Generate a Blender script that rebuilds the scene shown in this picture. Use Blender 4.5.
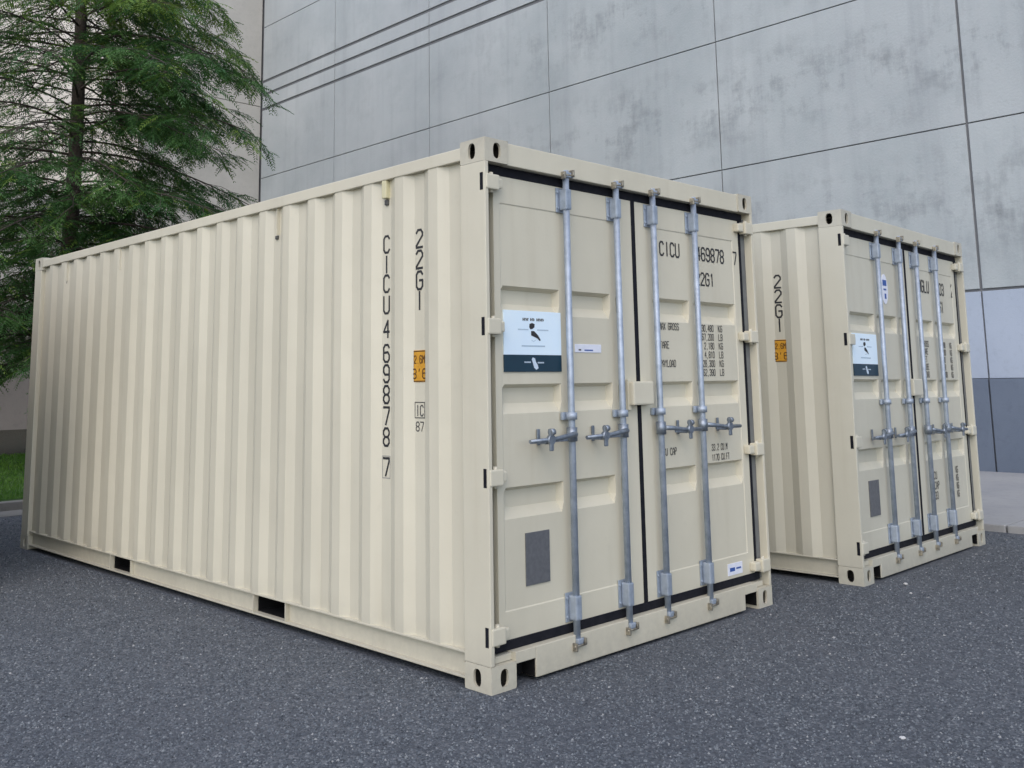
import bpy, bmesh, math, random
from mathutils import Vector, Matrix
R = math.radians
S = bpy.context.scene
C = S.collection
for o in list(bpy.data.objects): bpy.data.objects.remove(o)

# ------------------------------------------------------------------ camera
YAW, PITCH, ROLL, FPX, PPX, PPY = 0.77413, 0.14576, -0.01468, 971.45, 496.09, 239.34
f = Vector((math.sin(YAW)*math.cos(PITCH), math.cos(YAW)*math.cos(PITCH), math.sin(PITCH)))
r0 = f.cross(Vector((0, 0, 1))).normalized(); u0 = r0.cross(f)
rr = r0*math.cos(ROLL)+u0*math.sin(ROLL); uu = -r0*math.sin(ROLL)+u0*math.cos(ROLL)
cam = bpy.data.objects.new('camera', bpy.data.cameras.new('camera')); C.objects.link(cam)
M = Matrix((rr, uu, -f)).transposed().to_4x4(); M.translation = Vector((-3.20151, -3.34612, 1.4001))
cam.matrix_world = M
cam.data.sensor_width = 36; cam.data.lens = FPX/1024*36
cam.data.shift_x = (512-PPX)/1024; cam.data.shift_y = -(384-PPY)/1024
cam.data.clip_end = 500; cam.data.clip_start = .05
S.camera = cam
# ------------------------------------------------------------------ light
SUN_EL, SUN_DIR = 46, Vector((-1.0, -.68, 0))           # horizontal direction TOWARDS the sun
wd = bpy.data.worlds.new('World'); S.world = wd; wd.use_nodes = True
nt = wd.node_tree; sky = nt.nodes.new('ShaderNodeTexSky'); sky.sky_type = 'NISHITA'; sky.sun_disc = False
sky.sun_elevation = R(SUN_EL); sky.sun_rotation = math.atan2(SUN_DIR.x, SUN_DIR.y)
sky.air_density = 1.0; sky.dust_density = 1.6; sky.ozone_density = .8
nt.links.new(sky.outputs[0], nt.nodes['Background'].inputs[0]); nt.nodes['Background'].inputs[1].default_value = .15
sun = bpy.data.objects.new('sun', bpy.data.lights.new('sun', 'SUN')); C.objects.link(sun)
sun.data.energy = .5; sun.data.angle = R(120); sun.data.color = (1, .87, .71)
sd = SUN_DIR.normalized()*math.cos(R(SUN_EL))+Vector((0, 0, math.sin(R(SUN_EL))))
sun.rotation_euler = sd.to_track_quat('Z', 'Y').to_euler()
vs = S.view_settings; vs.view_transform = 'Standard'; vs.look = 'None'; vs.gamma = 1; vs.use_curve_mapping = False
vs.exposure = 0.92

# ------------------------------------------------------------------ materials
def N(nt, t, **k):
    n = nt.nodes.new(t)
    for a, b in k.items():
        if a in n.inputs: n.inputs[a].default_value = b
        else: setattr(n, a, b)
    return n
def noise(nt, co, scale, detail=4, rough=.55, sc=None):
    n = N(nt, 'ShaderNodeTexNoise'); n.inputs['Scale'].default_value = scale
    n.inputs['Detail'].default_value = detail; n.inputs['Roughness'].default_value = rough
    if sc:
        m = N(nt, 'ShaderNodeMapping'); m.inputs['Scale'].default_value = sc
        nt.links.new(co, m.inputs[0]); co = m.outputs[0]
    nt.links.new(co, n.inputs['Vector']); return n.outputs['Fac']
def ramp(nt, src, stops):
    r = N(nt, 'ShaderNodeValToRGB'); e = r.color_ramp.elements
    while len(e) < len(stops): e.new(.5)
    for i, (p, c) in enumerate(stops):
        e[i].position = p; e[i].color = (*c, 1) if isinstance(c, tuple) else (c, c, c, 1)
    nt.links.new(src, r.inputs[0]); return r.outputs[0]
def mix(nt, fac, a, b, mode='MIX'):
    m = N(nt, 'ShaderNodeMix'); m.data_type = 'RGBA'; m.blend_type = mode
    for s, v in ((0, fac), (6, a), (7, b)):
        if hasattr(v, 'links') or hasattr(v, 'is_linked'): nt.links.new(v, m.inputs[s])
        else: m.inputs[s].default_value = v if s == 0 else (*v, 1)
    return m.outputs[2]
def math_(nt, op, a, b=None, clamp=False):
    m = N(nt, 'ShaderNodeMath'); m.operation = op; m.use_clamp = clamp
    for s, v in ((0, a), (1, b)):
        if v is None: continue
        if isinstance(v, (int, float)): m.inputs[s].default_value = v
        else: nt.links.new(v, m.inputs[s])
    return m.outputs[0]
def base(name, col=(.5, .5, .5), rough=.6, metal=0, spec=.5):
    m = bpy.data.materials.new(name); m.use_nodes = True; nt = m.node_tree
    p = nt.nodes['Principled BSDF']; p.inputs['Base Color'].default_value = (*col, 1)
    p.inputs['Roughness'].default_value = rough; p.inputs['Metallic'].default_value = metal
    p.inputs['Specular IOR Level'].default_value = spec
    co = N(nt, 'ShaderNodeTexCoord').outputs['Object']
    return m, nt, p, co
def bump(nt, p, h, dist, strength=1):
    b = N(nt, 'ShaderNodeBump'); b.inputs['Distance'].default_value = dist; b.inputs['Strength'].default_value = strength
    nt.links.new(h, b.inputs['Height']); nt.links.new(b.outputs[0], p.inputs['Normal'])
def varied(name, c1, c2, scale, rough=.6, metal=0, bd=0, sc=None, bs=None):
    m, nt, p, co = base(name, c1, rough, metal)
    n = noise(nt, co, scale, 5, .6, sc)
    nt.links.new(mix(nt, ramp(nt, n, [(.35, 0.), (.65, 1.)]), c1, c2), p.inputs['Base Color'])
    if bd: bump(nt, p, noise(nt, co, bs or scale*4, 3), bd)
    return m

def paint(name, col):
    m, nt, p, co = base(name, col, .42)
    big = noise(nt, co, 1.3, 4, .6, (1, 1, .35)); fine = noise(nt, co, 14, 5, .65)
    c = mix(nt, ramp(nt, big, [(.38, 0.), (.66, 1.)]), tuple(x*.93 for x in col), tuple(min(1, x*1.04) for x in col))
    c = mix(nt, ramp(nt, fine, [(.60, 0.), (.82, .30)]), c, tuple(x*.80 for x in col))
    # rain streaks and dust splashed near the bottom
    streak = noise(nt, co, 9, 3, .6, (1, 1, .05))
    c = mix(nt, ramp(nt, streak, [(.56, 0.), (.78, .22)]), c, (col[0]*.74, col[1]*.70, col[2]*.64))
    z = N(nt, 'ShaderNodeSeparateXYZ'); nt.links.new(co, z.inputs[0])
    low = math_(nt, 'MULTIPLY', math_(nt, 'SUBTRACT', .28, z.outputs[2], True), noise(nt, co, 22, 4, .7))
    c = mix(nt, math_(nt, 'MULTIPLY', low, 2.0, True), c, (.20, .19, .17))
    nt.links.new(c, p.inputs['Base Color'])
    nt.links.new(math_(nt, 'MULTIPLY_ADD' if False else 'ADD', math_(nt, 'MULTIPLY', fine, .22), .32), p.inputs['Roughness'])
    bump(nt, p, math_(nt, 'ADD', noise(nt, co, 3.2, 2), math_(nt, 'MULTIPLY', noise(nt, co, 60, 2), .06)), .006)
    return m
BEIGE = (.60, .563, .445)
M_PAINT = paint('beige_container_paint', BEIGE)
M_PAINT2 = paint('beige_container_paint_greyer', (.55, .53, .435))
M_ZINC = varied('galvanised_steel', (.42, .48, .56), (.31, .36, .43), 18, .55, .55)
M_GREYSTRIP = varied('grey_post_strip', (.16, .165, .16), (.12, .125, .125), 12, .6)
M_ZINCD = varied('weathered_steel', (.30, .34, .39), (.19, .22, .26), 30, .45, .7)
M_BRASS = varied('yellowed_zinc', (.44, .40, .31), (.20, .19, .17), 40, .45, .7)
M_RUB = varied('black_rubber', (.006, .007, .011), (.012, .012, .017), 30, .8)
M_RUB.node_tree.nodes['Principled BSDF'].inputs['Specular IOR Level'].default_value = .2
M_INK = base('black_lettering', (.022, .022, .024), .55)[0]
M_INKW = base('worn_lettering', (.075, .073, .068), .6)[0]
M_FAINT = base('faint_grey_lettering', (.30, .29, .26), .6)[0]
M_YEL = varied('yellow_sticker', (.66, .33, .03), (.54, .26, .02), 25, .5)
M_YDARK = base('sticker_brown_print', (.10, .045, .01), .5)[0]
M_SIGN = varied('pale_blue_sign', (.70, .84, .95), (.74, .87, .95), 6, .35)
M_NAVY = varied('navy_sign_band', (.006, .030, .052), (.008, .036, .060), 8, .35)
M_PALEINK = base('pale_print', (.55, .65, .75), .5)[0]
M_GREYINK = base('grey_print', (.33, .43, .52), .5)[0]
M_WHITE = varied('white_sticker', (.74, .76, .84), (.66, .69, .78), 20, .4)
M_BLUE = base('blue_print', (.03, .09, .32), .5)[0]
M_PLATE = varied('grey_data_plate', (.13, .135, .145), (.165, .17, .18), 45, .4, .3)
M_VENT = base('cream_vent', (.60, .56, .36), .5)[0]

def asphalt():
    m, nt, p, co = base('asphalt', (.05, .05, .06), .85)
    v = N(nt, 'ShaderNodeTexVoronoi'); v.inputs['Scale'].default_value = 98; nt.links.new(co, v.inputs['Vector'])
    v2 = N(nt, 'ShaderNodeTexVoronoi'); v2.inputs['Scale'].default_value = 50; nt.links.new(co, v2.inputs['Vector'])
    s1 = N(nt, 'ShaderNodeSeparateColor'); nt.links.new(v.outputs['Color'], s1.inputs[0])
    s2 = N(nt, 'ShaderNodeSeparateColor'); nt.links.new(v2.outputs['Color'], s2.inputs[0])
    c = ramp(nt, s1.outputs[0], [(0., (.024, .029, .037)), (.40, (.050, .059, .072)), (.80, (.096, .110, .124)), (.97, (.24, .25, .26))])
    c2 = ramp(nt, s2.outputs[1], [(0., (.030, .036, .045)), (.6, (.062, .073, .087)), (.97, (.17, .18, .19))])
    c = mix(nt, .40, c, c2)
    patch = noise(nt, co, .8, 6, .65)
    c = mix(nt, ramp(nt, patch, [(.32, .0), (.70, .55)]), c, (.086, .091, .104))
    tar = noise(nt, co, .33, 4, .6)
    c = mix(nt, ramp(nt, tar, [(.48, 0.), (.72, .30)]), c, (.036, .041, .052))
    dust = noise(nt, co, 5.5, 5, .7)
    c = mix(nt, ramp(nt, dust, [(.60, 0.), (.80, .5)]), c, (.135, .135, .142))
    nt.links.new(c, p.inputs['Base Color'])
    h = math_(nt, 'ADD', math_(nt, 'MULTIPLY', v.outputs['Distance'], -1), math_(nt, 'MULTIPLY', noise(nt, co, 30, 4), .8))
    bump(nt, p, h, .004, 1)
    return m
M_ASPH = asphalt()
def stones():
    m, nt, p, co = base('aggregate_stones', (.1, .1, .1), .8)
    g = N(nt, 'ShaderNodeNewGeometry')
    c = ramp(nt, g.outputs['Random Per Island'], [(0., (.024, .029, .036)), (.40, (.066, .077, .090)), (.75, (.112, .126, .140)), (.97, (.175, .19, .20)), (1., (.29, .29, .285))])
    nt.links.new(c, p.inputs['Base Color']); return m
M_AGG = stones()
def concrete(name, c1, c2, c3, sc=1.0):
    m, nt, p, co = base(name, c1, .85)
    c = mix(nt, ramp(nt, noise(nt, co, .7*sc, 6, .6), [(.35, 0.), (.65, 1.)]), c1, c2)
    c = mix(nt, ramp(nt, noise(nt, co, 9*sc, 6, .75), [(.52, 0.), (.78, .6)]), c, c3)
    nt.links.new(c, p.inputs['Base Color']); bump(nt, p, noise(nt, co, 45, 4), .004, .6)
    return m
M_APRON = concrete('apron_concrete', (.33, .33, .325), (.27, .275, .28), (.20, .20, .20))
M_KERB = concrete('kerb_concrete', (.20, .195, .18), (.16, .155, .145), (.11, .11, .10), 2)
M_BEIGEW = concrete('beige_wall_concrete', (.47, .45, .41), (.40, .385, .35), (.33, .32, .29))
def wallmat():
    m, nt, p, co = base('grey_wall_concrete', (.3, .3, .3), .8)
    z = N(nt, 'ShaderNodeSeparateXYZ'); nt.links.new(co, z.inputs[0])
    # each precast panel its own tone
    iy = math_(nt, 'FLOOR', math_(nt, 'DIVIDE', math_(nt, 'SUBTRACT', z.outputs[1], 1.85), 4.09))
    iz = math_(nt, 'FLOOR', math_(nt, 'DIVIDE', math_(nt, 'SUBTRACT', z.outputs[2], 2.66), 2.46))
    cb = N(nt, 'ShaderNodeCombineXYZ'); nt.links.new(iy, cb.inputs[0]); nt.links.new(iz, cb.inputs[1])
    wn = N(nt, 'ShaderNodeTexWhiteNoise'); nt.links.new(cb.outputs[0], wn.inputs['Vector'])
    c = mix(nt, ramp(nt, noise(nt, co, .45, 6, .62), [(.34, 0.), (.66, 1.)]), (.325, .362, .372), (.425, .458, .462))
    c = mix(nt, math_(nt, 'MULTIPLY', wn.outputs['Value'], .30), c, (.38, .40, .415))
    c = mix(nt, ramp(nt, noise(nt, co, 5, 6, .7), [(.45, 0.), (.8, .35)]), c, (.40, .405, .42))
    # grime: ragged patches in the lower half of each panel course, with runs below
    fr = math_(nt, 'FRACT', math_(nt, 'DIVIDE', math_(nt, 'SUBTRACT', z.outputs[2], 2.66), 2.46))
    band = ramp(nt, fr, [(0., .15), (.42, 1.), (.72, .75), (1., .0)])
    st = noise(nt, co, .9, 8, .72, (1, 1, 1.6)); run = noise(nt, co, 5, 5, .7, (1, 1, .22))
    g = math_(nt, 'MULTIPLY', ramp(nt, math_(nt, 'ADD', math_(nt, 'MULTIPLY', st, .68), math_(nt, 'MULTIPLY', run, .34)), [(.503, 0.), (.68, 1.)]), band)
    south = N(nt, 'ShaderNodeMapRange'); nt.links.new(z.outputs[1], south.inputs[0])
    south.inputs[1].default_value = 12; south.inputs[2].default_value = 6; south.inputs[3].default_value = .25; south.inputs[4].default_value = .85
    g = math_(nt, 'MULTIPLY', g, south.outputs[0])
    c = mix(nt, g, c, (.165, .18, .19))
    streak = noise(nt, co, 3, 4, .6, (1, 1, .04))
    c = mix(nt, ramp(nt, streak, [(.52, 0.), (.75, .35)]), c, (.24, .26, .28))
    nt.links.new(c, p.inputs['Base Color']); bump(nt, p, noise(nt, co, 25, 5), .006, .7)
    return m
M_WALL = wallmat()
M_WLOW = concrete('pale_wall_band', (.37, .42, .50), (.33, .38, .46), (.27, .31, .37))
M_PLINTH = concrete('slate_wall_plinth', (.135, .165, .215), (.11, .138, .185), (.09, .11, .15))
M_JOINT = base('dark_joint', (.15, .155, .165), .9)[0]
M_LAWN = varied('lawn_soil', (.035, .095, .012), (.03, .07, .012), 3, .95)
def leafmat(name, c1, c2):
    m, nt, p, co = base(name, c1, .6)
    c = mix(nt, ramp(nt, noise(nt, co, 1.1, 4, .6), [(.35, 0.), (.65, 1.)]), c1, c2)
    nt.links.new(c, p.inputs['Base Color'])
    tr = N(nt, 'ShaderNodeBsdfTranslucent'); nt.links.new(c, tr.inputs[0])
    ms = N(nt, 'ShaderNodeMixShader'); ms.inputs[0].default_value = .35
    nt.links.new(p.outputs[0], ms.inputs[1]); nt.links.new(tr.outputs[0], ms.inputs[2])
    nt.links.new(ms.outputs[0], nt.nodes['Material Output'].inputs[0])
    return m
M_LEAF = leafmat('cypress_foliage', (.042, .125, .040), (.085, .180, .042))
M_LEAFLIT = leafmat('cypress_foliage_lit', (.20, .30, .05), (.12, .22, .04))  # yellow-green leaves paint in the lit foliage, mostly near the top
M_GRASS = leafmat('grass_blades', (.055, .16, .015), (.10, .22, .02))
M_BARK = varied('bark', (.045, .034, .028), (.085, .068, .056), 9, .9, 0, .02, (1, 1, .2))
M_POCKET = varied('black_pocket_lining', (.005, .005, .006), (.010, .010, .011), 12, .9)  # near-black lining of the forklift and sill pockets
M_POCKET.node_tree.nodes['Principled BSDF'].inputs['Specular IOR Level'].default_value = .15
M_SUNLITW = concrete('sunlit_wall_concrete', (.86, .78, .68), (.80, .72, .62), (.70, .63, .55))  # paler tone paints the sunlit patch on the beige wall's upper left
M_SHADELAWN = varied('shaded_lawn_ground', (.022, .026, .014), (.035, .028, .018), 8, .95, 0, .03)  # shade on the rear lawn, put in as a dark ground colour
M_CAV = varied('casting_cavity_shade', (.05, .042, .034), (.03, .027, .024), 20, .9)  # dark colour puts the shade into the hollow of each casting
M_SHADEW = concrete('shaded_wall_foot', (.22, .20, .18), (.18, .165, .15), (.13, .12, .11))  # darker tone paints in tree shade along the beige wall's foot
M_PEB = varied('pale_stone', (.55, .55, .54), (.40, .40, .40), 60, .8)

# ------------------------------------------------------------------ mesh helpers
def box(bm, x0, x1, y0, y1, z0, z1, bev=0, mi=0):
    vs = [bm.verts.new((x, y, z)) for x in (x0, x1) for y in (y0, y1) for z in (z0, z1)]
    q = [(0, 1, 3, 2), (4, 6, 7, 5), (0, 4, 5, 1), (2, 3, 7, 6), (0, 2, 6, 4), (1, 5, 7, 3)]
    fs = [bm.faces.new([vs[i] for i in a]) for a in q]
    for g in fs: g.material_index = mi
    if bev:
        es = list({e for g in fs for e in g.edges})
        r = bmesh.ops.bevel(bm, geom=es, offset=bev, segments=2, profile=.6, affect='EDGES')
        for g in r['faces']: g.material_index = mi
def tube(bm, pts, rad, n=12, mi=0, cap=True):
    pts = [Vector(p) for p in pts]; rs = rad if isinstance(rad, (list, tuple)) else [rad]*len(pts)
    rings = []
    for i, p in enumerate(pts):
        d = (pts[min(i+1, len(pts)-1)]-pts[max(i-1, 0)]).normalized()
        a = d.orthogonal().normalized() if i == 0 else (a-d*a.dot(d)).normalized()
        b = d.cross(a)
        rings.append([bm.verts.new(p+(a*math.cos(t*2*math.pi/n)+b*math.sin(t*2*math.pi/n))*rs[i]) for t in range(n)])
    for A, B in zip(rings, rings[1:]):
        for t in range(n):
            g = bm.faces.new((A[t], A[(t+1) % n], B[(t+1) % n], B[t])); g.smooth = True; g.material_index = mi
    if cap:
        for A in (rings[0][::-1], rings[-1]): bm.faces.new(A).material_index = mi
def obj(name, bm, mats, parent=None, fix=True):
    if fix: bmesh.ops.recalc_face_normals(bm, faces=bm.faces)
    me = bpy.data.meshes.new(name); bm.to_mesh(me); bm.free()
    for m in (mats if isinstance(mats, (list, tuple)) else [mats]): me.materials.append(m)
    o = bpy.data.objects.new(name, me); C.objects.link(o); o.parent = parent; return o
def tag(o, label=None, cat=None, group=None, kind=None):
    for k, v in (('label', label), ('category', cat), ('group', group), ('kind', kind)):
        if v: o[k] = v
    return o
def bx(name, mat, parent, *a, bev=.003):
    bm = bmesh.new(); box(bm, *a, bev=bev); return obj(name, bm, mat, parent)
def copy_to(o, parent):
    c = o.copy(); C.objects.link(c); c.parent = parent; return c
# stencil letters as strokes on a 4 x 6 grid
_c = {'C': [[(4, 5), (3, 6), (1, 6), (0, 5), (0, 1), (1, 0), (3, 0), (4, 1)]], 'I': [[(2, 0), (2, 6)]], 'U': [[(0, 6), (0, 1), (1, 0), (3, 0), (4, 1), (4, 6)]],
 'G': [[(4, 5), (3, 6), (1, 6), (0, 5), (0, 1), (1, 0), (3, 0), (4, 1), (4, 3), (2, 3)]], 'M': [[(0, 0), (0, 6), (2, 3), (4, 6), (4, 0)]],
 'A': [[(0, 0), (0, 4), (2, 6), (4, 4), (4, 0)], [(0, 2.3), (4, 2.3)]], 'X': [[(0, 0), (4, 6)], [(0, 6), (4, 0)]], 'R': [[(0, 0), (0, 6), (3, 6), (4, 5), (4, 4), (3, 3), (0, 3)], [(2, 3), (4, 0)]],
 'O': [[(1, 0), (3, 0), (4, 1), (4, 5), (3, 6), (1, 6), (0, 5), (0, 1), (1, 0)]], 'S': [[(4, 5), (3, 6), (1, 6), (0, 5), (0, 4), (1, 3), (3, 3), (4, 2), (4, 1), (3, 0), (1, 0), (0, 1)]],
 'T': [[(0, 6), (4, 6)], [(2, 6), (2, 0)]], 'E': [[(4, 6), (0, 6), (0, 0), (4, 0)], [(0, 3), (3, 3)]], 'P': [[(0, 0), (0, 6), (3, 6), (4, 5), (4, 4), (3, 3), (0, 3)]],
 'Y': [[(0, 6), (2, 3), (4, 6)], [(2, 3), (2, 0)]], 'L': [[(0, 6), (0, 0), (4, 0)]], 'D': [[(0, 0), (0, 6), (3, 6), (4, 5), (4, 1), (3, 0), (0, 0)]],
 'K': [[(0, 0), (0, 6)], [(4, 6), (0, 2.6)], [(1.4, 3.6), (4, 0)]], 'B': [[(0, 0), (0, 6), (3, 6), (4, 5), (4, 4), (3, 3), (0, 3)], [(3, 3), (4, 2), (4, 1), (3, 0), (0, 0)]],
 'N': [[(0, 0), (0, 6), (4, 0), (4, 6)]], 'F': [[(0, 0), (0, 6), (4, 6)], [(0, 3), (3, 3)]], "'": [[(2, 6), (1.6, 4.6)]], '.': [[(1.8, 0), (2.2, 0)]], ',': [[(2, .3), (1.5, -.8)]],
 '0': [[(1, 0), (3, 0), (4, 1), (4, 5), (3, 6), (1, 6), (0, 5), (0, 1), (1, 0)]], '1': [[(1, 5), (2, 6), (2, 0)]], '2': [[(0, 5), (1, 6), (3, 6), (4, 5), (4, 4), (0, 0.6), (0, 0), (4, 0)]],
 '3': [[(0, 5), (1, 6), (3, 6), (4, 5), (4, 4), (3, 3), (1.5, 3)], [(3, 3), (4, 2), (4, 1), (3, 0), (1, 0), (0, 1)]], '4': [[(3, 0), (3, 6), (0, 2), (4, 2)]],
 '6': [[(4, 5), (3, 6), (1, 6), (0, 5), (0, 1), (1, 0), (3, 0), (4, 1), (4, 2.4), (3, 3.4), (0, 3.2)]], '7': [[(0, 6), (4, 6), (4, 5), (1.6, 0)]],
 '8': [[(1, 3), (0, 4), (0, 5), (1, 6), (3, 6), (4, 5), (4, 4), (3, 3), (1, 3), (0, 2), (0, 1), (1, 0), (3, 0), (4, 1), (4, 2), (3, 3)]],
 '9': [[(0, 1), (1, 0), (3, 0), (4, 1), (4, 5), (3, 6), (1, 6), (0, 5), (0, 3.6), (1, 2.7), (4, 2.7)]]}
def text_bm(items):
    """items: (string, height, width_scale, origin, xdir, ydir, align) -> one bmesh of thin painted strokes"""
    bm = bmesh.new(); k = 0
    for s, h, ws, org, xd, yd, al in items:
        xd = Vector(xd); yd = Vector(yd); nn = xd.cross(yd); org = Vector(org)
        gw = h*.66*ws/1.0; adv = gw*1.42; sw = h*.070; tot = adv*len(s)-(adv-gw)
        x0 = {'LEFT': 0, 'CENTER': -tot/2, 'RIGHT': -tot}[al]
        for c in s:
            for st_ in _c.get(c, []):
                P = [Vector((x0+a/4*gw, b_/6*h)) for a, b_ in st_]
                for a, b_ in zip(P, P[1:]):
                    k += 1; d = (b_-a).normalized(); e = Vector((-d.y, d.x))*sw; a2, b2 = a-d*sw*.6, b_+d*sw*.6
                    bm.faces.new([bm.verts.new(org+xd*q.x+yd*q.y+nn*(.0004+.00002*(k % 9))) for q in (a2-e, b2-e, b2+e, a2+e)])
            x0 += adv
    return bm

# ------------------------------------------------------------------ setting
def sheet(name, x0, x1, y0, y1, z, mat, zfar=None):
    bm = bmesh.new(); zf = z if zfar is None else zfar
    bm.faces.new([bm.verts.new(v) for v in ((x0, y0, z), (x1, y0, z), (x1, y1, zf), (x0, y1, zf))])
    return tag(obj(name, bm, mat), kind='structure')
sheet('ground', -200, 200, -200, 200, -.20, M_ASPH)
bm = bmesh.new()                                       # lot falls slightly towards the apron for drainage
for x0, x1, z0, z1 in ((-60, 3.1, 0, 0), (3.1, 6.6, 0, -.037)):
    bm.faces.new([bm.verts.new(v) for v in ((x0, -60, z0), (x1, -60, z1), (x1, 9.0, z1), (x0, 9.0, z0))])
bmesh.ops.remove_doubles(bm, verts=bm.verts, dist=1e-4)
tag(obj('asphalt', bm, M_ASPH), kind='structure')
sheet('lawn', -60, 11.8, 9.2, 22.1, .10, M_LAWN, .40)
sheet('lawn_shade_strip', -60, 11.8, 15.2, 22.1, .246, M_SHADELAWN, .42)  # dark sheet that draws the shade over the rear lawn
bm = bmesh.new(); x = -40.0
while x < 6.5:                                         # kerb stones butted with thin joints
    box(bm, x+.004, x+1.996-.004, 8.94, 9.10, -.02, .10, .012); x += 2
tag(obj('kerb', bm, M_KERB), kind='structure')
sheet('gutter', -60, 6.5, 8.40, 8.945, .004, M_KERB)
bm = bmesh.new(); box(bm, -60, 11.8, 9.10, 9.21, -.02, .097)
tag(obj('verge_edge', bm, M_LAWN), kind='structure')
# concrete apron in bays between the asphalt and the wall
bm = bmesh.new(); y = -24.0
while y < 9.0:
    box(bm, 6.56, 9.15, y+.006, y+2.99, -.15, .030, .01); box(bm, 9.162, 11.78, y+.006, y+2.99, -.15, .030, .01); y += 3.0
tag(obj('pavement', bm, M_APRON), kind='structure')

# grey panel wall
wall = bpy.data.objects.new('concrete_wall', None); C.objects.link(wall); wall.location = (11.8, 2, 0)
tag(wall, 'tall grey precast concrete building wall with dark panel joints and grime stains', 'building')
def wall_panels():
    ys = [-26.8, -22.7, -18.6, -14.5, -10.4, -6.35, -2.25, 1.85, 6.12, 10.30, 14.27, 18.30, 22.1]
    zs = [2.64, 5.14, 7.56, 9.70, 10.15, 10.57, 12.3, 14.8]
    bm = bmesh.new()
    for a, b in zip(ys, ys[1:]):
        for i, (c, d) in enumerate(zip(zs, zs[1:])):
            g = .042 if i in (2, 3, 4) else .010
            g2 = .042 if i in (3, 4, 5) else .010
            box(bm, 0, .1, a+(.020 if a == 1.85 else .011)-2, b-(.020 if b == 1.85 else .011)-2, c+g2, d-g, .006)
    obj('wall_panel', bm, M_WALL, wall)
    bm = bmesh.new()
    for a, b in zip(ys, ys[1:]): box(bm, .0, .1, a+.012-2, b-.012-2, 1.35, 2.61, .006)
    obj('pale_band', bm, M_WLOW, wall)
    bm = bmesh.new()
    for a, b in zip(ys, ys[1:]): box(bm, -.02, .1, a+.012-2, b-.012-2, 0.0, 1.343, .006)
    obj('plinth', bm, M_PLINTH, wall)
    bm = bmesh.new(); box(bm, .03, .4, -28.8, 20.6, 0, 14.8); obj('wall_core', bm, M_JOINT, wall)
wall_panels()
b = bpy.data.objects.new('beige_building', None); C.objects.link(b); b.location = (-4, 22.2, 0)
tag(b, 'plain beige concrete building wall standing behind the evergreen tree', 'building')
bm = bmesh.new()
xs = [-36, -30, -24, -18, -12, -6, 0, 6, 12, 15.78]; zs = [0.2, 3.4, 6.4, 9.8, 14.8]
for a, c in zip(xs, xs[1:]):
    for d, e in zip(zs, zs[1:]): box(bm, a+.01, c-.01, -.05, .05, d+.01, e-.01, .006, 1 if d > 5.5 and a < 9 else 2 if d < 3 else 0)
obj('wall_panel', bm, [M_BEIGEW, M_SUNLITW, M_SHADEW], b)
bm = bmesh.new(); box(bm, -40, 15.79, .0, .4, 0, 14.8); obj('wall_core', bm, M_BEIGEW, b)

# ------------------------------------------------------------------ shipping container
W, L, H = 2.438, 6.058, 2.591
def hole_face(bm, o, u, v, w, h, cx, cy, a, b, depth, n=28):
    """rectangle w x h at o (axes u, v) with an oval slot (half sizes a, b) that runs in by depth"""
    u = Vector(u); v = Vector(v); o = Vector(o); nn = u.cross(v)
    angs = sorted([2*math.pi*i/n for i in range(n)]+[math.atan2(y-cy, x-cx) % (2*math.pi) for x in (0, w) for y in (0, h)])
    outer, inner, deep, back = [], [], [], []
    for t in angs:
        c, s = math.cos(t), math.sin(t)
        k = min([(w-cx)/c if c > 1e-6 else 1e9, cx/-c if c < -1e-6 else 1e9, (h-cy)/s if s > 1e-6 else 1e9, cy/-s if s < -1e-6 else 1e9])
        outer.append(bm.verts.new(o+u*(cx+c*k)+v*(cy+s*k)))
        q = (abs(c/a)**2.6+abs(s/b)**2.6)**(-1/2.6)
        pt = o+u*(cx+c*q)+v*(cy+s*q)
        inner.append(bm.verts.new(pt)); deep.append(bm.verts.new(pt-nn*depth))
        ins = .014; k2 = min([(w-ins-cx)/c if c > 1e-6 else 1e9, (cx-ins)/-c if c < -1e-6 else 1e9, (h-ins-cy)/s if s > 1e-6 else 1e9, (cy-ins)/-s if s < -1e-6 else 1e9])
        back.append(bm.verts.new(o+u*(cx+c*k2)+v*(cy+s*k2)-nn*depth))
    m = len(angs)
    for i in range(m):
        j = (i+1) % m
        bm.faces.new((outer[i], outer[j], inner[j], inner[i])); bm.faces.new((inner[i], inner[j], deep[j], deep[i])); bm.faces.new((deep[i], deep[j], back[j], back[i]))
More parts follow.
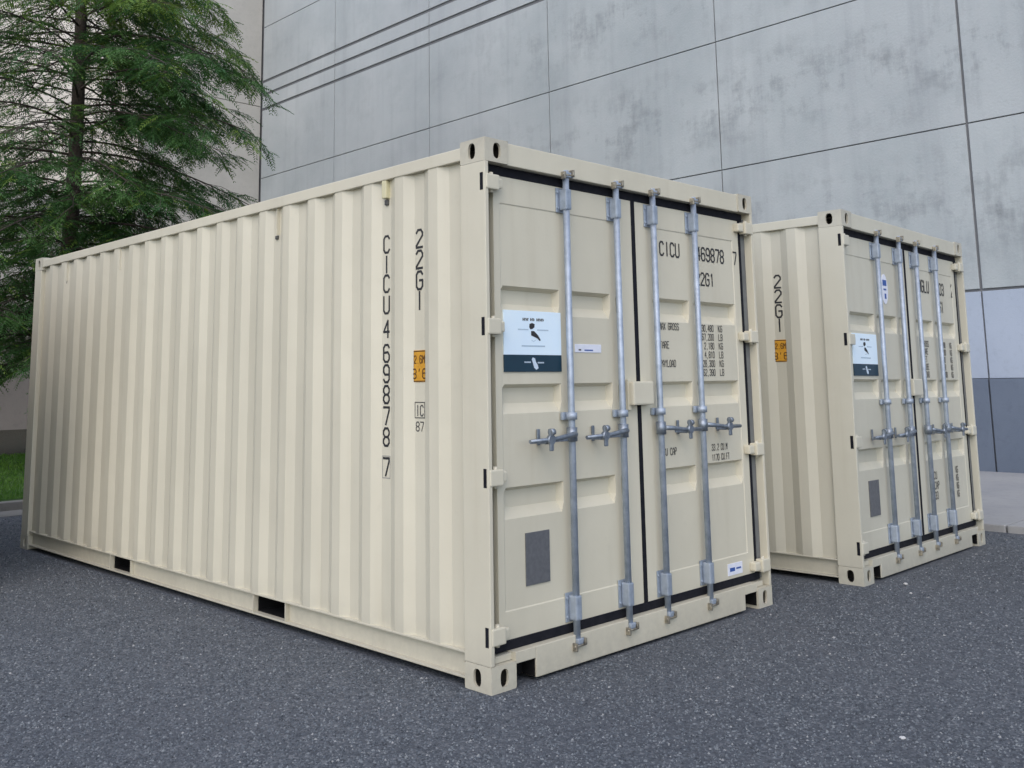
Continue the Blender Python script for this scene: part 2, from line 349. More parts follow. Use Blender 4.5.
def casting_bm():
    """corner casting, outer corner at origin, extends +x (.162) +y (.178) +z (.118); slots in the x=0 and y=0 faces"""
    bm = bmesh.new(); w, l, h = .162, .178, .118
    hole_face(bm, (0, 0, 0), (1, 0, 0), (0, 0, 1), w, h, .084, .059, .026, .040, .014)     # normal x cross z = -y
    hole_face(bm, (0, l, 0), (0, -1, 0), (0, 0, 1), l, h, l-.094, .059, .026, .040, .014)  # normal -x
    def q(*p, mi=0): bm.faces.new([bm.verts.new(a) for a in p]).material_index = mi
    q((w, 0, 0), (w, l, 0), (w, l, h), (w, 0, h)); q((0, l, 0), (w, l, 0), (w, l, h), (0, l, h))
    q((0, 0, 0), (w, 0, 0), (w, l, 0), (0, l, 0)); q((0, 0, h), (w, 0, h), (w, l, h), (0, l, h))
    i = .014                                            # hollow inside
    q((w-i, i, i), (w-i, l-i, i), (w-i, l-i, h-i), (w-i, i, h-i), mi=1); q((i, l-i, i), (w-i, l-i, i), (w-i, l-i, h-i), (i, l-i, h-i), mi=1)
    q((i, i, i), (w-i, i, i), (w-i, l-i, i), (i, l-i, i), mi=1); q((i, i, h-i), (w-i, i, h-i), (w-i, l-i, h-i), (i, l-i, h-i), mi=1)
    bmesh.ops.remove_doubles(bm, verts=bm.verts, dist=1e-5)
    edge = []
    for e in bm.edges:
        a, b = e.verts[0].co, e.verts[1].co
        on = lambda p: sum((abs(p.x) < 1e-5 or abs(p.x-w) < 1e-5, abs(p.y) < 1e-5 or abs(p.y-l) < 1e-5, abs(p.z) < 1e-5 or abs(p.z-h) < 1e-5))
        if on(a) >= 2 and on(b) >= 2 and ((abs(a.x-b.x) < 1e-5)+(abs(a.y-b.y) < 1e-5)+(abs(a.z-b.z) < 1e-5)) == 2: edge.append(e)
    bmesh.ops.bevel(bm, geom=edge, offset=.007, segments=3, profile=.5, affect='EDGES')
    return bm
def profile_pts(y0, y1, first, pitch=.278, outer=.072, slope=.064, depth=.026):
    """(along, inset) breakpoints of the trapezoid sheet, inner flats centred on first + k*pitch"""
    inner = pitch-outer-2*slope; pts = [(y0, depth)]
    c = first
    while c-inner/2 < y1:
        for a, d in ((c+inner/2, depth), (c+inner/2+slope, 0), (c+pitch-inner/2-slope, 0), (c+pitch-inner/2, depth)):
            if pts[-1][0] < a < y1-.02: pts.append((a, d))
        c += pitch
    pts.append((y1, depth)); return pts
def trap(x, segs, s):
    v = 0
    for a, b in segs: v = max(v, min(1, (x-a)/s, (b-x)/s))
    return max(0, v)
def make_door(parent, name_, x0, x1, px0, px1, rods, paint_):
    """door leaf: pressed sheet with three inset ribs and a recessed panel inside its frame"""
    yF, D = .050, .040
    ribs = [(1.735, 1.872), (1.245, 1.388), (.748, .897)]
    segs = []; a = px0
    for r in rods:
        if r-.024-a > .02: segs.append((a, r-.024))
        a = r+.024
    if px1-a > .02: segs.append((a, px1))
    xs = {x0, x1, px0-.006, px0, px1, px1+.006}; zs = {.200, 2.425, .327, .333, 2.280, 2.286}
    for a, b_ in segs:
        for k in (0, .014): xs |= {a+k, b_-k}
    for a, b_ in ribs: zs |= {a, a+.050, b_-.018, b_}
    xs = sorted(x for x in xs if x0 <= x <= x1); zs = sorted(zs)
    def dep(x, z):
        fz = 0
        for a, b_ in ribs: fz = max(fz, min(1, (z-a)/.050, (b_-z)/.018))
        d = D*max(0, min(trap(x, segs, .014), fz))
        if px0-1e-6 <= x <= px1+1e-6 and .3329 <= z <= 2.2801: d += .004
        return d
    bm = bmesh.new()
    V = [[bm.verts.new((x, yF+dep(x, z), z)) for z in zs] for x in xs]
    for i in range(len(xs)-1):
        for j in range(len(zs)-1): bm.faces.new((V[i][j], V[i+1][j], V[i+1][j+1], V[i][j+1]))
    bd = [e for e in bm.edges if len(e.link_faces) == 1]
    r = bmesh.ops.extrude_edge_only(bm, edges=bd)
    for v in (g for g in r['geom'] if isinstance(g, bmesh.types.BMVert)): v.co.y = .105
    return obj(name_, bm, paint_, parent)

def make_container(label, second=False):
    P = M_PAINT2 if second else M_PAINT
    t = bpy.data.objects.new('shipping_container', None); C.objects.link(t)
    tag(t, label, 'shipping container', 'beige shipping containers standing side by side')
    # corner castings: one mesh, mirrored into the eight corners
    first = None
    for ix in (0, 1):
        for iy in (0, 1):
            for iz in (0, 1):
                if first is None: c = first = obj('corner_casting', casting_bm(), [P, M_CAV], t)
                else: c = copy_to(first, t)
                c.location = (W*ix, L*iy, H*iz); c.scale = (1-2*ix, 1-2*iy, 1-2*iz)
    # posts
    for ix in (0, 1):
        X = (lambda a: W-a) if ix else (lambda a: a)
        a, b_ = sorted((X(.0), X(.024)))
        bm = bmesh.new(); box(bm, a, b_, .0, .180, .1185, H-.1185, .004)
        a, b_ = sorted((X(.0245), X(.13))); box(bm, a, b_, .135, .178, .1185, H-.1185, .003)
        po = obj('corner_post', bm, P, t)
        a, b_ = sorted((X(.0245), X(.0755)))
        bx('post_strip', M_GREYSTRIP if ix else P, po, a, b_, .052 if ix else .075, .10, .1605, 2.44)  # right strip grey, left strip in body paint
        for z in (.245, .955, 1.665, 2.372):            # slots the hinges come out of
            a, b_ = sorted((X(-.0015), X(.02)))
            bx('hinge_slot', M_RUB, po, a, b_, .014, .036, z-.044, z+.044, bev=.002)
        a, b_ = sorted((X(.0), X(.12)))
        bx('corner_post', P, t, a, b_, L-.16, L-.002, .1185, H-.1185, bev=.006)
    # side sheets and rails
    prof = profile_pts(.170, L-.150, .262)
    for ix in (0, 1):
        X = (lambda a: W-a) if ix else (lambda a: a)
        bm = bmesh.new(); bot, top = .158, 2.515
        A = [bm.verts.new((X(.010+d), y, bot)) for y, d in prof]; B = [bm.verts.new((X(.010+d), y, top)) for y, d in prof]
        for i in range(len(prof)-1): bm.faces.new((A[i], A[i+1], B[i+1], B[i]))
        sp = obj('side_panel', bm, P, t)
        a, b_ = sorted((X(.004), X(.064)))
        bx('top_rail', P, t, a, b_, .178, L-.178, 2.500, 2.566, bev=.005)
        bm = bmesh.new(); FP = ((1.735, 2.092), (3.815, 4.172)); e = [.178, *FP[0], *FP[1], L-.178]
        a0, a1 = sorted((X(.040), X(.050))); l0, l1 = sorted((X(.008), X(.050)))
        for i in range(0, 6, 2):
            box(bm, a0, a1, e[i], e[i+1], .045, .158, .001)
        box(bm, l0, l1, .178, L-.178, .037, .047, .002); box(bm, l0, l1, .178, L-.178, .150, .160, .002)
        for p0, p1 in FP:
            for yy in (p0, p1): box(bm, *sorted((X(.012), X(.045))), yy-.004, yy+.004, .047, .150)
        obj('bottom_rail', bm, P, t)
        if ix == 0:
            for p0, p1 in FP:
                bm = bmesh.new(); box(bm, .05, W-.05, p0+.006, p1-.006, .046, .052); box(bm, .05, W-.05, p0+.006, p1-.006, .146, .149); [box(bm, .05, W-.05, yy-.003, yy+.003, .0525, .1455) for yy in (p0, p1)]
                obj('forklift_pocket', bm, M_POCKET, t)
        if ix == 0:
            for yy, cov in ((.815, 1), (1.93, 0), (4.25, 0), (5.35, 0)):
                m_ = M_VENT if cov else P
                bm = bmesh.new()
                if cov: box(bm, .006, .045, yy-.026, yy+.012, 2.400, 2.50, .006)
                else: box(bm, .014, .045, yy-.024, yy-.020, 2.33, 2.50, .001)
                box(bm, .022, .047, yy-.018, yy+.008, 2.365 if cov else 2.305, 2.395 if cov else 2.328, .005, 1)
                obj('vent_cover', bm, [m_, M_INKW], t)
    # roof, floor, closed end
    bm = bmesh.new(); pr = profile_pts(.1, L-.1, .3, .209, .09, .018, .02)
    A = [bm.verts.new((.062, y, 2.572-d)) for y, d in pr]; B = [bm.verts.new((W-.062, y, 2.572-d)) for y, d in pr]
    for i in range(len(pr)-1): bm.faces.new((A[i], A[i+1], B[i+1], B[i]))
    obj('roof', bm, P, t)
    bx('floor', M_RUB, t, .06, W-.06, .10, L-.06, .152, .17, bev=0)
    bm = bmesh.new(); pr = profile_pts(.11, W-.11, .25, .25, .11, .018, .045)
    A = [bm.verts.new((x, L-.012-d, .15)) for x, d in pr]; B = [bm.verts.new((x, L-.012-d, 2.5)) for x, d in pr]
    for i in range(len(pr)-1): bm.faces.new((A[i], A[i+1], B[i+1], B[i]))
    obj('end_panel', bm, P, t)
    bx('end_rail', P, t, .162, W-.162, L-.07, L-.004, .02, .15); bx('end_rail', P, t, .162, W-.162, L-.07, L-.004, 2.5, 2.58)
    # door header and sill
    bm = bmesh.new(); box(bm, .162, W-.162, .006, .11, 2.470, 2.584, .004); box(bm, .053, W-.053, .07, .12, 2.44, 2.472)
    obj('door_header', bm, P, t)
    bm = bmesh.new(); box(bm, .300, W-.300, .004, .12, .016, .156, .004)
    box(bm, .162, .299, .004, .12, .104, .156, .003); box(bm, W-.299, W-.162, .004, .12, .104, .156, .003)
    box(bm, .053, .3, .03, .12, .12, .150, .002); box(bm, W-.3, W-.053, .03, .12, .12, .150, .002)
    obj('door_sill', bm, P, t)
    for a, b_ in ((.164, .298), (W-.298, W-.164)):      # black-lined pockets in the sill
        bm = bmesh.new(); box(bm, a, b_, .095, .118, .02, .103); box(bm, b_-.004, b_, .012, .095, .02, .103); box(bm, a, b_-.005, .012, .095, .099, .103)
        obj('sill_pocket', bm, M_POCKET, t)
    hz = .135 if second else 0
    RODS = (.600, 1.020, 1.360, 1.775)
    # gaskets round both leaves
    def gasket(*a):
        return bx('door_gasket', M_RUB, t, *a, bev=.004)
    gasket(.054, W-.054, .046, .092, 2.421, 2.469); gasket(.054, W-.054, .046, .092, .157, .2025)
    gasket(.076, .1015, .080, .125, .2035, 2.4235); gasket(W-.1065, W-.076, .049, .125, .2035, 2.4235)
    gasket(1.2025, 1.2375, .047, .092, .2035, 2.4235)
    dl = make_door(t, 'door', .102, 1.202, .150, 1.100, RODS[:2], P)
    dr = make_door(t, 'door', 1.238, W-.107, 1.340, 2.258, RODS[2:], P)
    for k, (d, s) in enumerate(((dl, 0), (dr, 1))):
        for z in (.245, .955, 1.665, 2.372):
            bm = bmesh.new(); X = (lambda a: W-a) if s else (lambda a: a)
            a, b_ = sorted((X(.006), X(.095))); box(bm, a, b_, -.006, .048, z-.038, z+.038, .007)
            a, b_ = sorted((X(.0955), X(.160 if s else .132))); box(bm, a, b_, .008, .052, z-.027, z+.027, .010)
            tube(bm, [(X(.060), .020, z-.050), (X(.060), .020, z+.050)], .011, 12)
            obj('hinge', bm, P, d)
    for i, x in enumerate(RODS):
        d = dl if i < 2 else dr; sgn = -1 if i < 2 else 1
        bm = bmesh.new(); tube(bm, [(x, .008, .105), (x, .008, 2.505)], .0175, 16)
        # cams at both ends
        for zc, up in ((.125, 1), (2.480, -1)):
            box(bm, x-.017, x+.022, -.016, .006, zc-.014, zc+.014, .006)
            tube(bm, [(x-.012, .008, zc), (x+.038, -.006, zc+.004*up)], .010, 8)
        for zc in (1.222,): tube(bm, [(x, .008, zc-.018), (x, .008, zc+.018)], .029, 16)
        rod = obj('locking_rod', bm, M_ZINC, d)
        for zc in (.118, 2.490):                        # keepers on sill and header
            bm = bmesh.new()
            for s in (-1, 1):
                box(bm, x+s*.034-.006, x+s*.034+.006, -.024, .008, zc-.024+.012*s, zc+.012+.008*s, .004)
            tube(bm, [(x-.045, -.012, zc-.012), (x+.045, -.012, zc-.012)], .006, 8)
            obj('cam_keeper', bm, M_BRASS, d)
        for za, zb in ((.212, .352), (2.282, 2.415)):   # bearing brackets
            bm = bmesh.new()
            box(bm, x-.040, x+.036, .042, .0495, za, zb, .003)
            box(bm, x-.022, x+.021, -.013, .041, za+.010, zb-.010, .009)
            for zz in (za+.025, zb-.025):
                tube(bm, [(x-.032, .036, zz), (x-.032, .043, zz)], .007, 8); tube(bm, [(x+.029, .036, zz), (x+.029, .043, zz)], .007, 8)
            obj('rod_bracket', bm, M_ZINC, d)
        bx('rod_clamp', M_ZINC, d, x-.042, x+.040, .030, .0495, 1.202, 1.242, bev=.006)
        bm = bmesh.new(); xe = x+sgn*.350; xc = x+sgn*.212  # handle with hub
        tube(bm, [(x, .008, 1.095-hz), (x, .008, 1.165-hz)], .028, 14)
        tube(bm, [(x, -.018, 1.132-hz), (x+sgn*.06, -.030, 1.128-hz), (x+sgn*.17, -.034, 1.116-hz), (xe, -.030, 1.112-hz)], [.014, .013, .011, .009], 10)
        box(bm, *sorted((x+sgn*.08, xe)), -.036, -.026, 1.101-hz, 1.121-hz, .003)
        obj('door_handle', bm, M_ZINCD, d)
        bm = bmesh.new()                                # handle catch
        box(bm, xc-.010, xc+.010, .040, .0495, 1.085-hz, 1.165-hz, .004)
        box(bm, xc-.012, xc+.012, -.020, .041, 1.092-hz, 1.110-hz, .004)
        box(bm, xc-.013, xc+.013, -.050, -.037, 1.060-hz, 1.168-hz, .006)
        tube(bm, [(xc-.010, -.046, 1.150-hz), (xc+.016, -.050, 1.154-hz)], [.020, .015], 10); tube(bm, [(xc, -.052, 1.115-hz), (xc, -.030, 1.115-hz)], .024, 10)
        obj('handle_catch', bm, M_ZINCD, d)
    # lock box bridging the seam
    bm = bmesh.new(); box(bm, 1.108, 1.292, -.004, .0495, 1.262, 1.392, .010); box(bm, 1.10, 1.13, .030, .0495, 1.235, 1.405, .004)
    obj('lock_box', bm, P, dr)
    # data plate
    bm = bmesh.new(); box(bm, .288, .458, .048, .053, .425, .672, .001)
    for x_ in (.296, .450):
        for z_ in (.433, .664): tube(bm, [(x_, .047, z_), (x_, .052, z_)], .004, 8)
    for k in range(0): box(bm, .278, .278+.13*(.6+.4*((k*37) % 5)/4), .0472, .0482, .455+k*.028, .458+k*.028, 0, 1)
    obj('data_plate', bm, [M_PLATE, M_ZINC], dl)
    # blue and navy sign
    sx0, sx1 = (.160, .578)
    y_ = .0475
    sz0 = set(dl.children)
    bm = bmesh.new(); box(bm, sx0, sx1, y_, .056, 1.532, 1.752, .001); sg = obj('company_sign', bm, M_SIGN, dl)
    bm = bmesh.new(); box(bm, sx0, sx1, y_-.0005, .056, 1.448, 1.5315, .001); nb = obj('sign_band', bm, M_NAVY, dl)
    cx = (sx0+sx1)/2
    def poly(bm, pts, y, zc_=1.645, mi=0):
        A = [bm.verts.new((cx+a*1.35, y, zc_+(b_-zc_)*1.35)) for a, b_ in pts]; g = bm.faces.new(A); g.material_index = mi
    em = bmesh.new(); ye = y_-.0012                     # dark emblem: a blob over a wedge
    poly(em, [(-.022, 1.664), (-.020, 1.676), (-.006, 1.680), (.008, 1.676), (.006, 1.664), (-.004, 1.658), (-.016, 1.656)], ye)
    poly(em, [(-.012, 1.650), (.004, 1.650), (.026, 1.634), (.040, 1.616), (.032, 1.614), (.024, 1.622), (.006, 1.628), (-.012, 1.634)], ye)
    obj('emblem', em, M_INK, dl)
    pm = bmesh.new()                                    # grey rings and the two lines of very small print
    for k in range(9): box(pm, cx-.110+k*.0085, cx-.105+k*.0085, ye, ye+.0006, 1.655, 1.661)
    for k in range(10): box(pm, cx+.030+k*.0085, cx+.035+k*.0085, ye, ye+.0006, 1.655, 1.661)
    for k in range(22): box(pm, cx-.085+k*.0078, cx-.080+k*.0078, ye, ye+.0006, 1.573, 1.580)
    for k in range(7): box(pm, cx-.014+k*.0045, cx-.0115+k*.0045, ye, ye+.0006, 1.604-.002*(3-abs(k-3)), 1.607-.002*(3-abs(k-3)))
    obj('small_print', pm, M_GREYINK, dl)
    hm = bmesh.new()                                    # blurred heading: three dark words
    for a, n in ((-.075, 4), (-.020, 3), (.026, 5)):
        for k in range(n):
            u = cx+a+k*.0112
            box(hm, u-.001, u+.0050, ye, ye+.0006, 1.702, 1.716); box(hm, u+.0035, u+.0085, ye, ye+.0006, 1.7125 if k % 2 else 1.7065, 1.716 if k % 2 else 1.710)
    obj('sign_heading', hm, M_INKW, dl)
    lm = bmesh.new()
    poly(lm, [(-.012, 1.505), (-.006, 1.512), (.006, 1.508), (.010, 1.496), (.020, 1.484), (.024, 1.472), (.012, 1.466), (.000, 1.474), (-.004, 1.486), (-.008, 1.496)], y_-.0015, 1.490)
    for k in range(6):
        box(lm, cx-.068+k*.008, cx-.063+k*.008, y_-.0015, y_-.0010, 1.492, 1.499); box(lm, cx+.028+k*.008, cx+.033+k*.008, y_-.0015, y_-.0010, 1.490, 1.497)
    obj('emblem', lm, M_PALEINK, dl)
    if second:
        for o_ in set(dl.children)-sz0: o_.location.z = -.035
        for o_ in set(dl.children)-sz0:
            if o_.name.startswith('data_plate'): o_.location.z = 0
    F = ((1, 0, 0), (0, 0, 1)); G = ((0, -1, 0), (0, 0, 1)); yt = .0525
    def ft(s, h, ws, x, z, al='LEFT'): return (s, h, ws, (x, yt, z), F[0], F[1], al)
    if not second:
        bm = bmesh.new(); box(bm, .690, .905, .0505, .0550, 1.548, 1.592, .002, 0)
        box(bm, .718, .738, .0500, .0506, 1.558, 1.566, 0, 1); box(bm, .765, .835, .0500, .0506, 1.557, 1.564, 0, 2)
        obj('white_sticker', bm, [M_WHITE, M_INKW, M_BLUE], dl)
        bm = bmesh.new(); box(bm, 2.030, 2.190, .0465, .0515, .222, .290, .001, 0)
        box(bm, 2.050, 2.105, .0460, .0466, .244, .266, 0, 1); box(bm, 2.120, 2.172, .0460, .0466, .252, .262, 0, 1)
        obj('white_sticker', bm, [M_WHITE, M_BLUE], dr)
        obj('stencilled_number', text_bm([ft('CICU', .080, .70, 1.475, 2.130), ft('469878', .080, .70, 1.855, 2.130), ('7', .080, .70, (2.262, .0493, 2.130), F[0], F[1], 'LEFT'), ft('22G1', .075, .74, 1.838, 1.975)]), M_INK, dr)
        rows = ['30,480 KG', '67,200 LB', ' 2,180 KG', ' 4,810 LB', '28,300 KG', '62,390 LB']
        it = []
        for k, r in enumerate(rows):
            a, b_ = r.split(' KG')[0].split(' LB')[0], r[-2:]
            z_ = 1.690-.054*k
            it += [ft(a, .038, .62, 2.000, z_, 'RIGHT'), ft(b_, .038, .70, 2.055, z_)]
        it += [ft('MAX GROSS', .038, .62, 1.440, 1.690), ft('TARE', .038, .66, 1.440, 1.582), ft('PAYLOAD', .038, .62, 1.440, 1.474)]
        it += [ft('CU CAP', .038, .62, 1.435, .970), ft('33.2', .036, .60, 1.925, .970), ft('CU.M', .036, .55, 2.025, .970), ft('1170', .036, .60, 1.925, .910), ft('CU.FT', .036, .55, 2.025, .910)]
        obj('weight_lettering', text_bm(it), M_INKW, dr)
    else:
        bm = bmesh.new(); tube(bm, [(.80, .0495, 2.075), (.80, .056, 2.075)], .058, 20)
        for v in bm.verts: v.co.z = 2.075+(v.co.z-2.075)*2.0
        obj('white_sticker', bm, M_WHITE, dl)
        bm = bmesh.new(); box(bm, .765, .835, .0480, .0490, 2.10, 2.145, .001); box(bm, .79, .82, .0480, .0490, 2.0, 2.04, .001); box(bm, .775, .826, .0480, .0490, 2.065, 2.078)
        obj('sticker_print', bm, M_BLUE, dl)
        obj('stencilled_number', text_bm([ft('MGLU', .095, .66, 1.500, 2.105), ft('403', .095, .66, 1.900, 2.105), ft('2', .105, .6, 2.24, 2.105), ft('G1', .090, .62, 1.93, 1.955)]), M_INK, dr)
        it = []
        for k in range(5): it += [ft(('GROSS', 'TARE', 'NET', 'CUBE', 'LOAD')[k], .045, .62, 1.50, 1.655-.062*k), ft(('30,480', '67,200', '2,180', '4,810', '28,300')[k], .045, .5, 1.88, 1.655-.062*k), ft('KG', .045, .6, 2.10, 1.655-.062*k)]
        for k in range(3): it += [ft(('CU', 'CAP', '33')[k], .055, .7, 1.53, .60-.078*k)]
        for k in range(4): it += [ft('KG', .05, .6, 2.02, .62-.065*k)]
        obj('weight_lettering', text_bm(it), M_INKW, dr)
    # markings on the long side: letters stacked down an inner flat
    xi = .0355
    def st(s, h, ws, y, z): return (s, h, ws, (xi, y, z-h/2), G[0], G[1], 'CENTER')
    dz = .035 if second else 0
    it = [st(c, .092, .80, .540, z_-dz) for c, z_ in zip('22GI', (2.150, 2.040, 1.930, 1.825))]
    if not second:
        it += [st(c, .090, .80, .818, z_) for c, z_ in zip('CICU4698787', (2.150, 2.040, 1.935, 1.820, 1.690, 1.560, 1.452, 1.342, 1.230, 1.120, .965))]
    obj('side_lettering', text_bm(it), M_INK, t)
    if not second:
        bm = bmesh.new(); yb = .818                      # box round the check digit
        for a in ((yb-.034, yb+.034, .906, .911), (yb-.034, yb+.034, 1.019, 1.024), (yb-.034, yb-.030, .9115, 1.0185), (yb+.030, yb+.034, .9115, 1.0185)): box(bm, xi-.0005, xi+.001, *a)
        obj('check_digit_box', bm, M_FAINT, t)
    bm = bmesh.new(); box(bm, .0335, .0368, .488, .592, 1.405, 1.568, .001)
    hs = obj('height_label', bm, M_YEL, t)
    if second: hs.location = (0, .0, .115)
    fr_ = bmesh.new(); xx = .0328
    for a in ((.490, .590, 1.407, 1.413), (.490, .590, 1.560, 1.566), (.490, .495, 1.4135, 1.5595), (.585, .590, 1.4135, 1.5595)): box(fr_, xx, xx+.0006, *a)
    tt = text_bm([('2.6M', .038, .62, (.0325, .540, 1.502), G[0], G[1], 'CENTER'), ("8'6", .048, .90, (.0325, .540, 1.424), G[0], G[1], 'CENTER')])
    me = bpy.data.meshes.new('x'); tt.to_mesh(me); tt.free(); fr_.from_mesh(me); bpy.data.meshes.remove(me)
    obj('label_print', fr_, M_YDARK, hs, False)
    if not second:
        bm = bmesh.new()
        for a in ((.500, .582, 1.300, 1.305), (.500, .582, 1.222, 1.227), (.500, .505, 1.2275, 1.2995), (.577, .582, 1.2275, 1.2995)): box(bm, xi-.0005, xi+.001, *a)
        tt = text_bm([('IC', .052, .66, (xi, .541, 1.235), G[0], G[1], 'CENTER'), ('87', .045, .80, (xi, .541, 1.158), G[0], G[1], 'CENTER')])
        me = bpy.data.meshes.new('x'); tt.to_mesh(me); tt.free(); bm.from_mesh(me); bpy.data.meshes.remove(me)
        obj('code_stamp', bm, M_INKW, t, False)
    return t
c1 = make_container('nearer beige shipping container with four locking rods and CICU 469878 7 stencilled on its side')
c2 = make_container('farther beige shipping container, set back beside the grey wall, oval emblem sticker on its door', True)
c2.location = (3.319, -.179, -.003); c2.rotation_euler = (0, .0105, .032)

# ------------------------------------------------------------------ tree
def make_tree(x, y, h, seed, rmax, z0, label):
    rnd = random.Random(seed)
    t = bpy.data.objects.new('cypress_tree', None); C.objects.link(t); t.location = (x, y, .2)
    tag(t, label, 'tree')
    bm = bmesh.new(); n = 14
    def tp(s): return Vector((.12*math.sin(s*5)+.10*s, .1*math.cos(s*4)-.1, h*s))
    tube(bm, [tp(i/n) for i in range(n+1)], [.14*(1-i/n)**.75+.012 for i in range(n+1)], 10)
    obj('trunk', bm, M_BARK, t)
    lm = bmesh.new(); bb = bmesh.new()
    def spray(p, d, ln, light):
        """flat feathery spray: a thin rachis with short leaflets on both sides"""
        d = d.normalized(); side = d.cross(Vector((rnd.gauss(0, .25), rnd.gauss(0, .25), 1))).normalized(); k = max(5, int(ln/.034))
        mi = 1 if rnd.random() < light else 0
        for i in range(k):
            s = (i+.5)/k; q = p+d*ln*s+Vector((0, 0, -.30*ln*s*s))
            w = .075*(1-.55*s)*rnd.uniform(.75, 1.25)
            for sg in (-1, 1):
                tip = q+side*sg*w+d*w*.75+Vector((0, 0, -w*rnd.uniform(.1, .6)))
                o = d*.014+Vector((0, 0, rnd.uniform(-.004, .004)))
                m_ = (q+tip)/2
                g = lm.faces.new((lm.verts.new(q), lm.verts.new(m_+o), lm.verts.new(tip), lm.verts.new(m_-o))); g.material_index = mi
    nb = int(h*15)
    for i in range(nb):
        s = z0/h+(1-z0/h)*(i+rnd.random())/nb; base_ = tp(s)
        az = i*2.39996+rnd.uniform(-.35, .35)
        rad = rmax*(1-max(0, s-.45)/.55)**.75*min(1, .75+s*1.2)*rnd.uniform(.60, 1.02)
        if math.cos(az) > .35: rad = max(rad, rmax*.85*min(1, (1-max(0, s-.5)/.5)**.7))
        lim = (2.95 if base_.z > 5.2 else 3.45)/max(.05, math.cos(az)) if math.cos(az) > 0 else 9
        rad = max(.3, min(rad, lim-.35))
        thin = .4 if (base_.z > 4.8 and math.cos(az-2.6) > -.3) else 1
        out = Vector((math.cos(az), math.sin(az), 0)); rise = rnd.uniform(.05, .30)
        pts = []; m = 9
        for j in range(m+1):
            q = j/m; pts.append(base_+out*rad*q+Vector((0, 0, rad*(rise*q-.36*q*q)))+out.cross(Vector((0, 0, 1)))*math.sin(q*3+i)*.10*rad*q)
        tube(bb, pts, [.020*(1-j/m)**.8*(rad/rmax)+.004 for j in range(m+1)], 5, cap=False)
        nt_ = int(rad*8)
        for j in range(nt_):
            q = .08+.92*(j+rnd.random())/nt_; a = q*m; k = min(m-1, int(a)); p = pts[k].lerp(pts[k+1], a-k)
            dd = (pts[k+1]-pts[k]).normalized(); sd_ = dd.cross(Vector((0, 0, 1))).normalized()*rnd.choice((-1, 1))
            tl = rnd.uniform(.45, .95)*(1.15-.6*q)*(.5+rad/rmax*.7)
            dirn = (dd*rnd.uniform(.4, 1)+sd_*rnd.uniform(.5, 1.1)+Vector((0, 0, rnd.uniform(-.45, .12)))).normalized()
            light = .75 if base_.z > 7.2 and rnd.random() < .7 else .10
            e = p+dirn*tl; tube(bb, [p, p.lerp(e, .5), e+Vector((0, 0, -.1*tl))], [.007, .005, .002], 4, cap=False)
            nn = int((3.5+tl*7)*thin*(1.25 if math.cos(az) > .1 else 1))
            for u in range(nn):
                v = .15+.85*(u+rnd.random())/nn; pp_ = p.lerp(e, v)+Vector((0, 0, -.1*tl*v*v))
                s2 = dirn.cross(Vector((0, 0, 1))).normalized()*(-1 if u % 2 else 1)
                spray(pp_, dirn*rnd.uniform(.4, 1)+s2*rnd.uniform(.3, 1)+Vector((rnd.gauss(0, .15), rnd.gauss(0, .15), rnd.uniform(-.55, .15))), rnd.uniform(.18, .38), light)
    obj('limbs', bb, M_BARK, t, False); cr = obj('crown', lm, [M_LEAF, M_LEAFLIT], t, False)
    return t
make_tree(2.72, 13.0, 14, 7, 3.5, 1.5, 'dark green feathery evergreen tree with drooping branches standing behind the nearer container')
# clipped hedge out of view, added to shade the container's low far end
def make_shade_hedge(x0, x1, y0, y1, h):
    rnd = random.Random(11); t = bpy.data.objects.new('shade_hedge', None); C.objects.link(t)
    tag(t, 'added unseen hedge in a kerbed bed beside the far end of the nearer container', 'shade_hedge')
    bm = bmesh.new(); box(bm, x0-.12, x1+.12, y0-.12, y1, 0, .12, .015); obj('shade_hedge_kerb', bm, M_KERB, t)
    bm = bmesh.new(); box(bm, x0+.12, x1-.12, y0+.12, y1-.12, .1, h-.15, .1); obj('shade_hedge_branches', bm, M_BARK, t)
    bm = bmesh.new()
    for i in range(28000):
        f_ = rnd.random(); a, b_, c = rnd.random(), rnd.random(), rnd.random()*.14
        p = Vector((x0+(x1-x0)*a, y0+(y1-y0)*b_, .12+(h-.12)*rnd.random()))
        k = rnd.choice('xXyt')
        if k == 'x': p.x = x0+c
        elif k == 'X': p.x = x1-c
        elif k == 'y': p.y = y0+c
        else: p.z = h-c
        p += Vector((rnd.gauss(0, .02), rnd.gauss(0, .02), rnd.gauss(0, .02))); d = Vector((rnd.gauss(0, 1), rnd.gauss(0, 1), rnd.gauss(0, .6))).normalized()
        e = d.orthogonal().normalized()*.017; d *= .05
        bm.faces.new([bm.verts.new(q) for q in (p-d, p+e, p+d, p-e)])
    obj('shade_hedge_foliage', bm, M_LEAF, t, False)
make_shade_hedge(-3.0, -1.12, 4.2, 8.7, 2.7)
# grass on the verge
rnd = random.Random(3); bm = bmesh.new()
for i in range(26000):
    y = 9.22+rnd.random()**1.4*6.1; x = rnd.uniform(-1.5, 3.0)+(y-9)*.32
    z = .10+(y-9.2)/12.9*.30; a = rnd.uniform(0, 6.28); w = .004+.001*(y-9); hh = rnd.uniform(.02, .055)
    dx, dy = math.cos(a)*w, math.sin(a)*w; lx, ly = rnd.gauss(0, .02), rnd.gauss(0, .02)
    bm.faces.new([bm.verts.new(v) for v in ((x-dx, y-dy, z), (x+dx, y+dy, z), (x+lx, y+ly, z+hh))])
tag(obj('grass', bm, M_GRASS, None, False), 'mown green grass on the verge beyond the kerb', 'grass', kind='stuff')
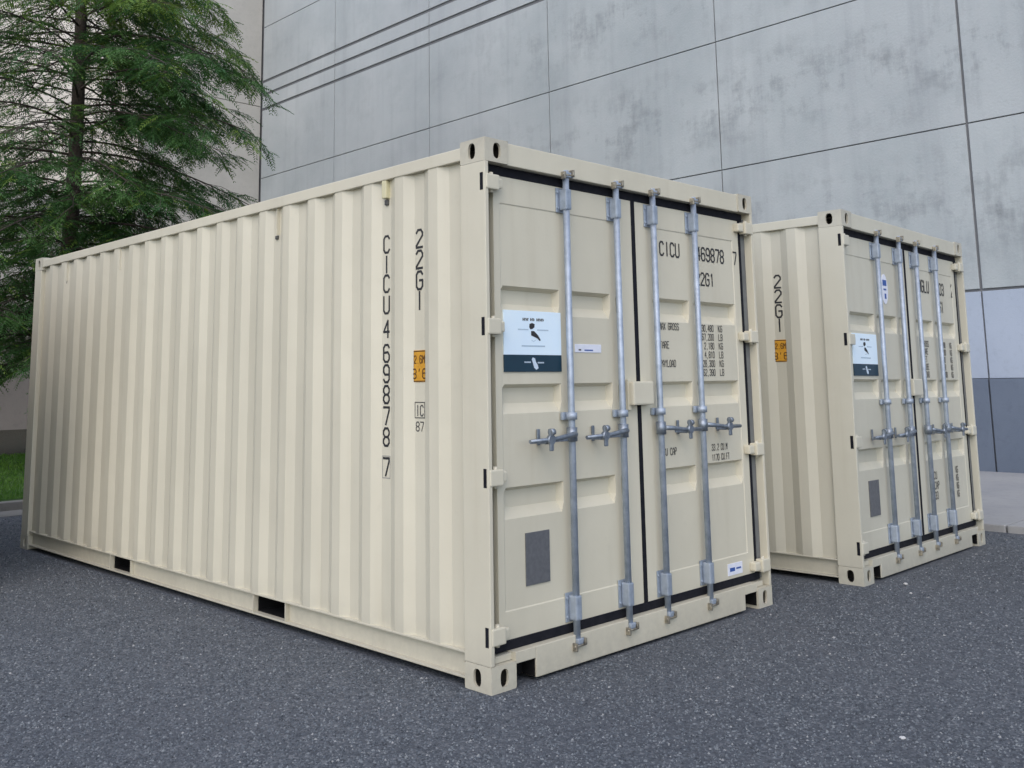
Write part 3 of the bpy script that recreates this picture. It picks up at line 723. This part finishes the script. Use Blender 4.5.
# aggregate standing proud of the binder: half-buried angular chips, finer detail near the lens
def aggregate():
    import numpy as np
    g = np.random.default_rng(5); n = 300000
    cx, cy = -3.2, -3.35
    d = 2.0+g.random(n)**1.25*11; a = g.uniform(R(-4), R(98), n)
    x = cx+d*np.sin(a); y = cy+d*np.cos(a); ok = (y < 8.3) & (x < 6.4)
    for X0, X1, Y0, Y1 in ((-.01, 2.45, -.01, 6.07), (3.25, 5.8, -.2, 6.0)): ok &= ~((x > X0) & (x < X1) & (y > Y0) & (y < Y1))
    ok &= ~((x > -3.1) & (x < -.95) & (y > 4.1)); x, y, d = x[ok], y[ok], d[ok]; n = len(x)
    r = g.uniform(.0026, .0070, n)*(1+.05*d); zb = np.where(x > 3.1, -(x-3.1)*.0106, 0)
    O = np.array([(1, 0, 0), (0, 1, 0), (-1, 0, 0), (0, -1, 0), (0, 0, .75)], float)
    th = g.uniform(0, 6.28, n); V = np.empty((n, 5, 3))
    jit = g.uniform(.6, 1.35, (n, 5))
    for k in range(5):
        ox, oy, oz = O[k]
        V[:, k, 0] = x+(ox*np.cos(th)-oy*np.sin(th))*r*jit[:, k]; V[:, k, 1] = y+(ox*np.sin(th)+oy*np.cos(th))*r*jit[:, k]; V[:, k, 2] = zb+oz*r*jit[:, k]-(k < 4)*.0008
    F = (np.array([(0, 1, 4), (1, 2, 4), (2, 3, 4), (3, 0, 4)])[None]+(np.arange(n)*5)[:, None, None]).reshape(-1, 3)
    me = bpy.data.meshes.new('asphalt_aggregate'); me.from_pydata(V.reshape(-1, 3).tolist(), [], F.tolist()); me.materials.append(M_AGG)
    o = bpy.data.objects.new('asphalt_aggregate', me); C.objects.link(o)
    tag(o, 'small grey stone chips standing proud of the dark asphalt surface', 'aggregate', kind='stuff')
aggregate()
# pale pebbles lying on the asphalt
for (x, y, r_, lab) in ((.73, -1.55, .011, 'pale pebble lying alone on the asphalt in the right foreground'),
                        (3.55, -.36, .014, 'white pebble on the asphalt beside the corner of the farther container'),
                        (3.30, -.50, .009, 'small white pebble on the asphalt between the two door ends')):
    bm = bmesh.new(); bmesh.ops.create_icosphere(bm, subdivisions=2, radius=r_)
    rp = random.Random(int(x*100))
    for v in bm.verts: v.co *= rp.uniform(.8, 1.2); v.co.z *= .6
    o = obj('pebble', bm, M_PEB); o.location = (x, y, r_*.5); tag(o, lab, 'pebble')
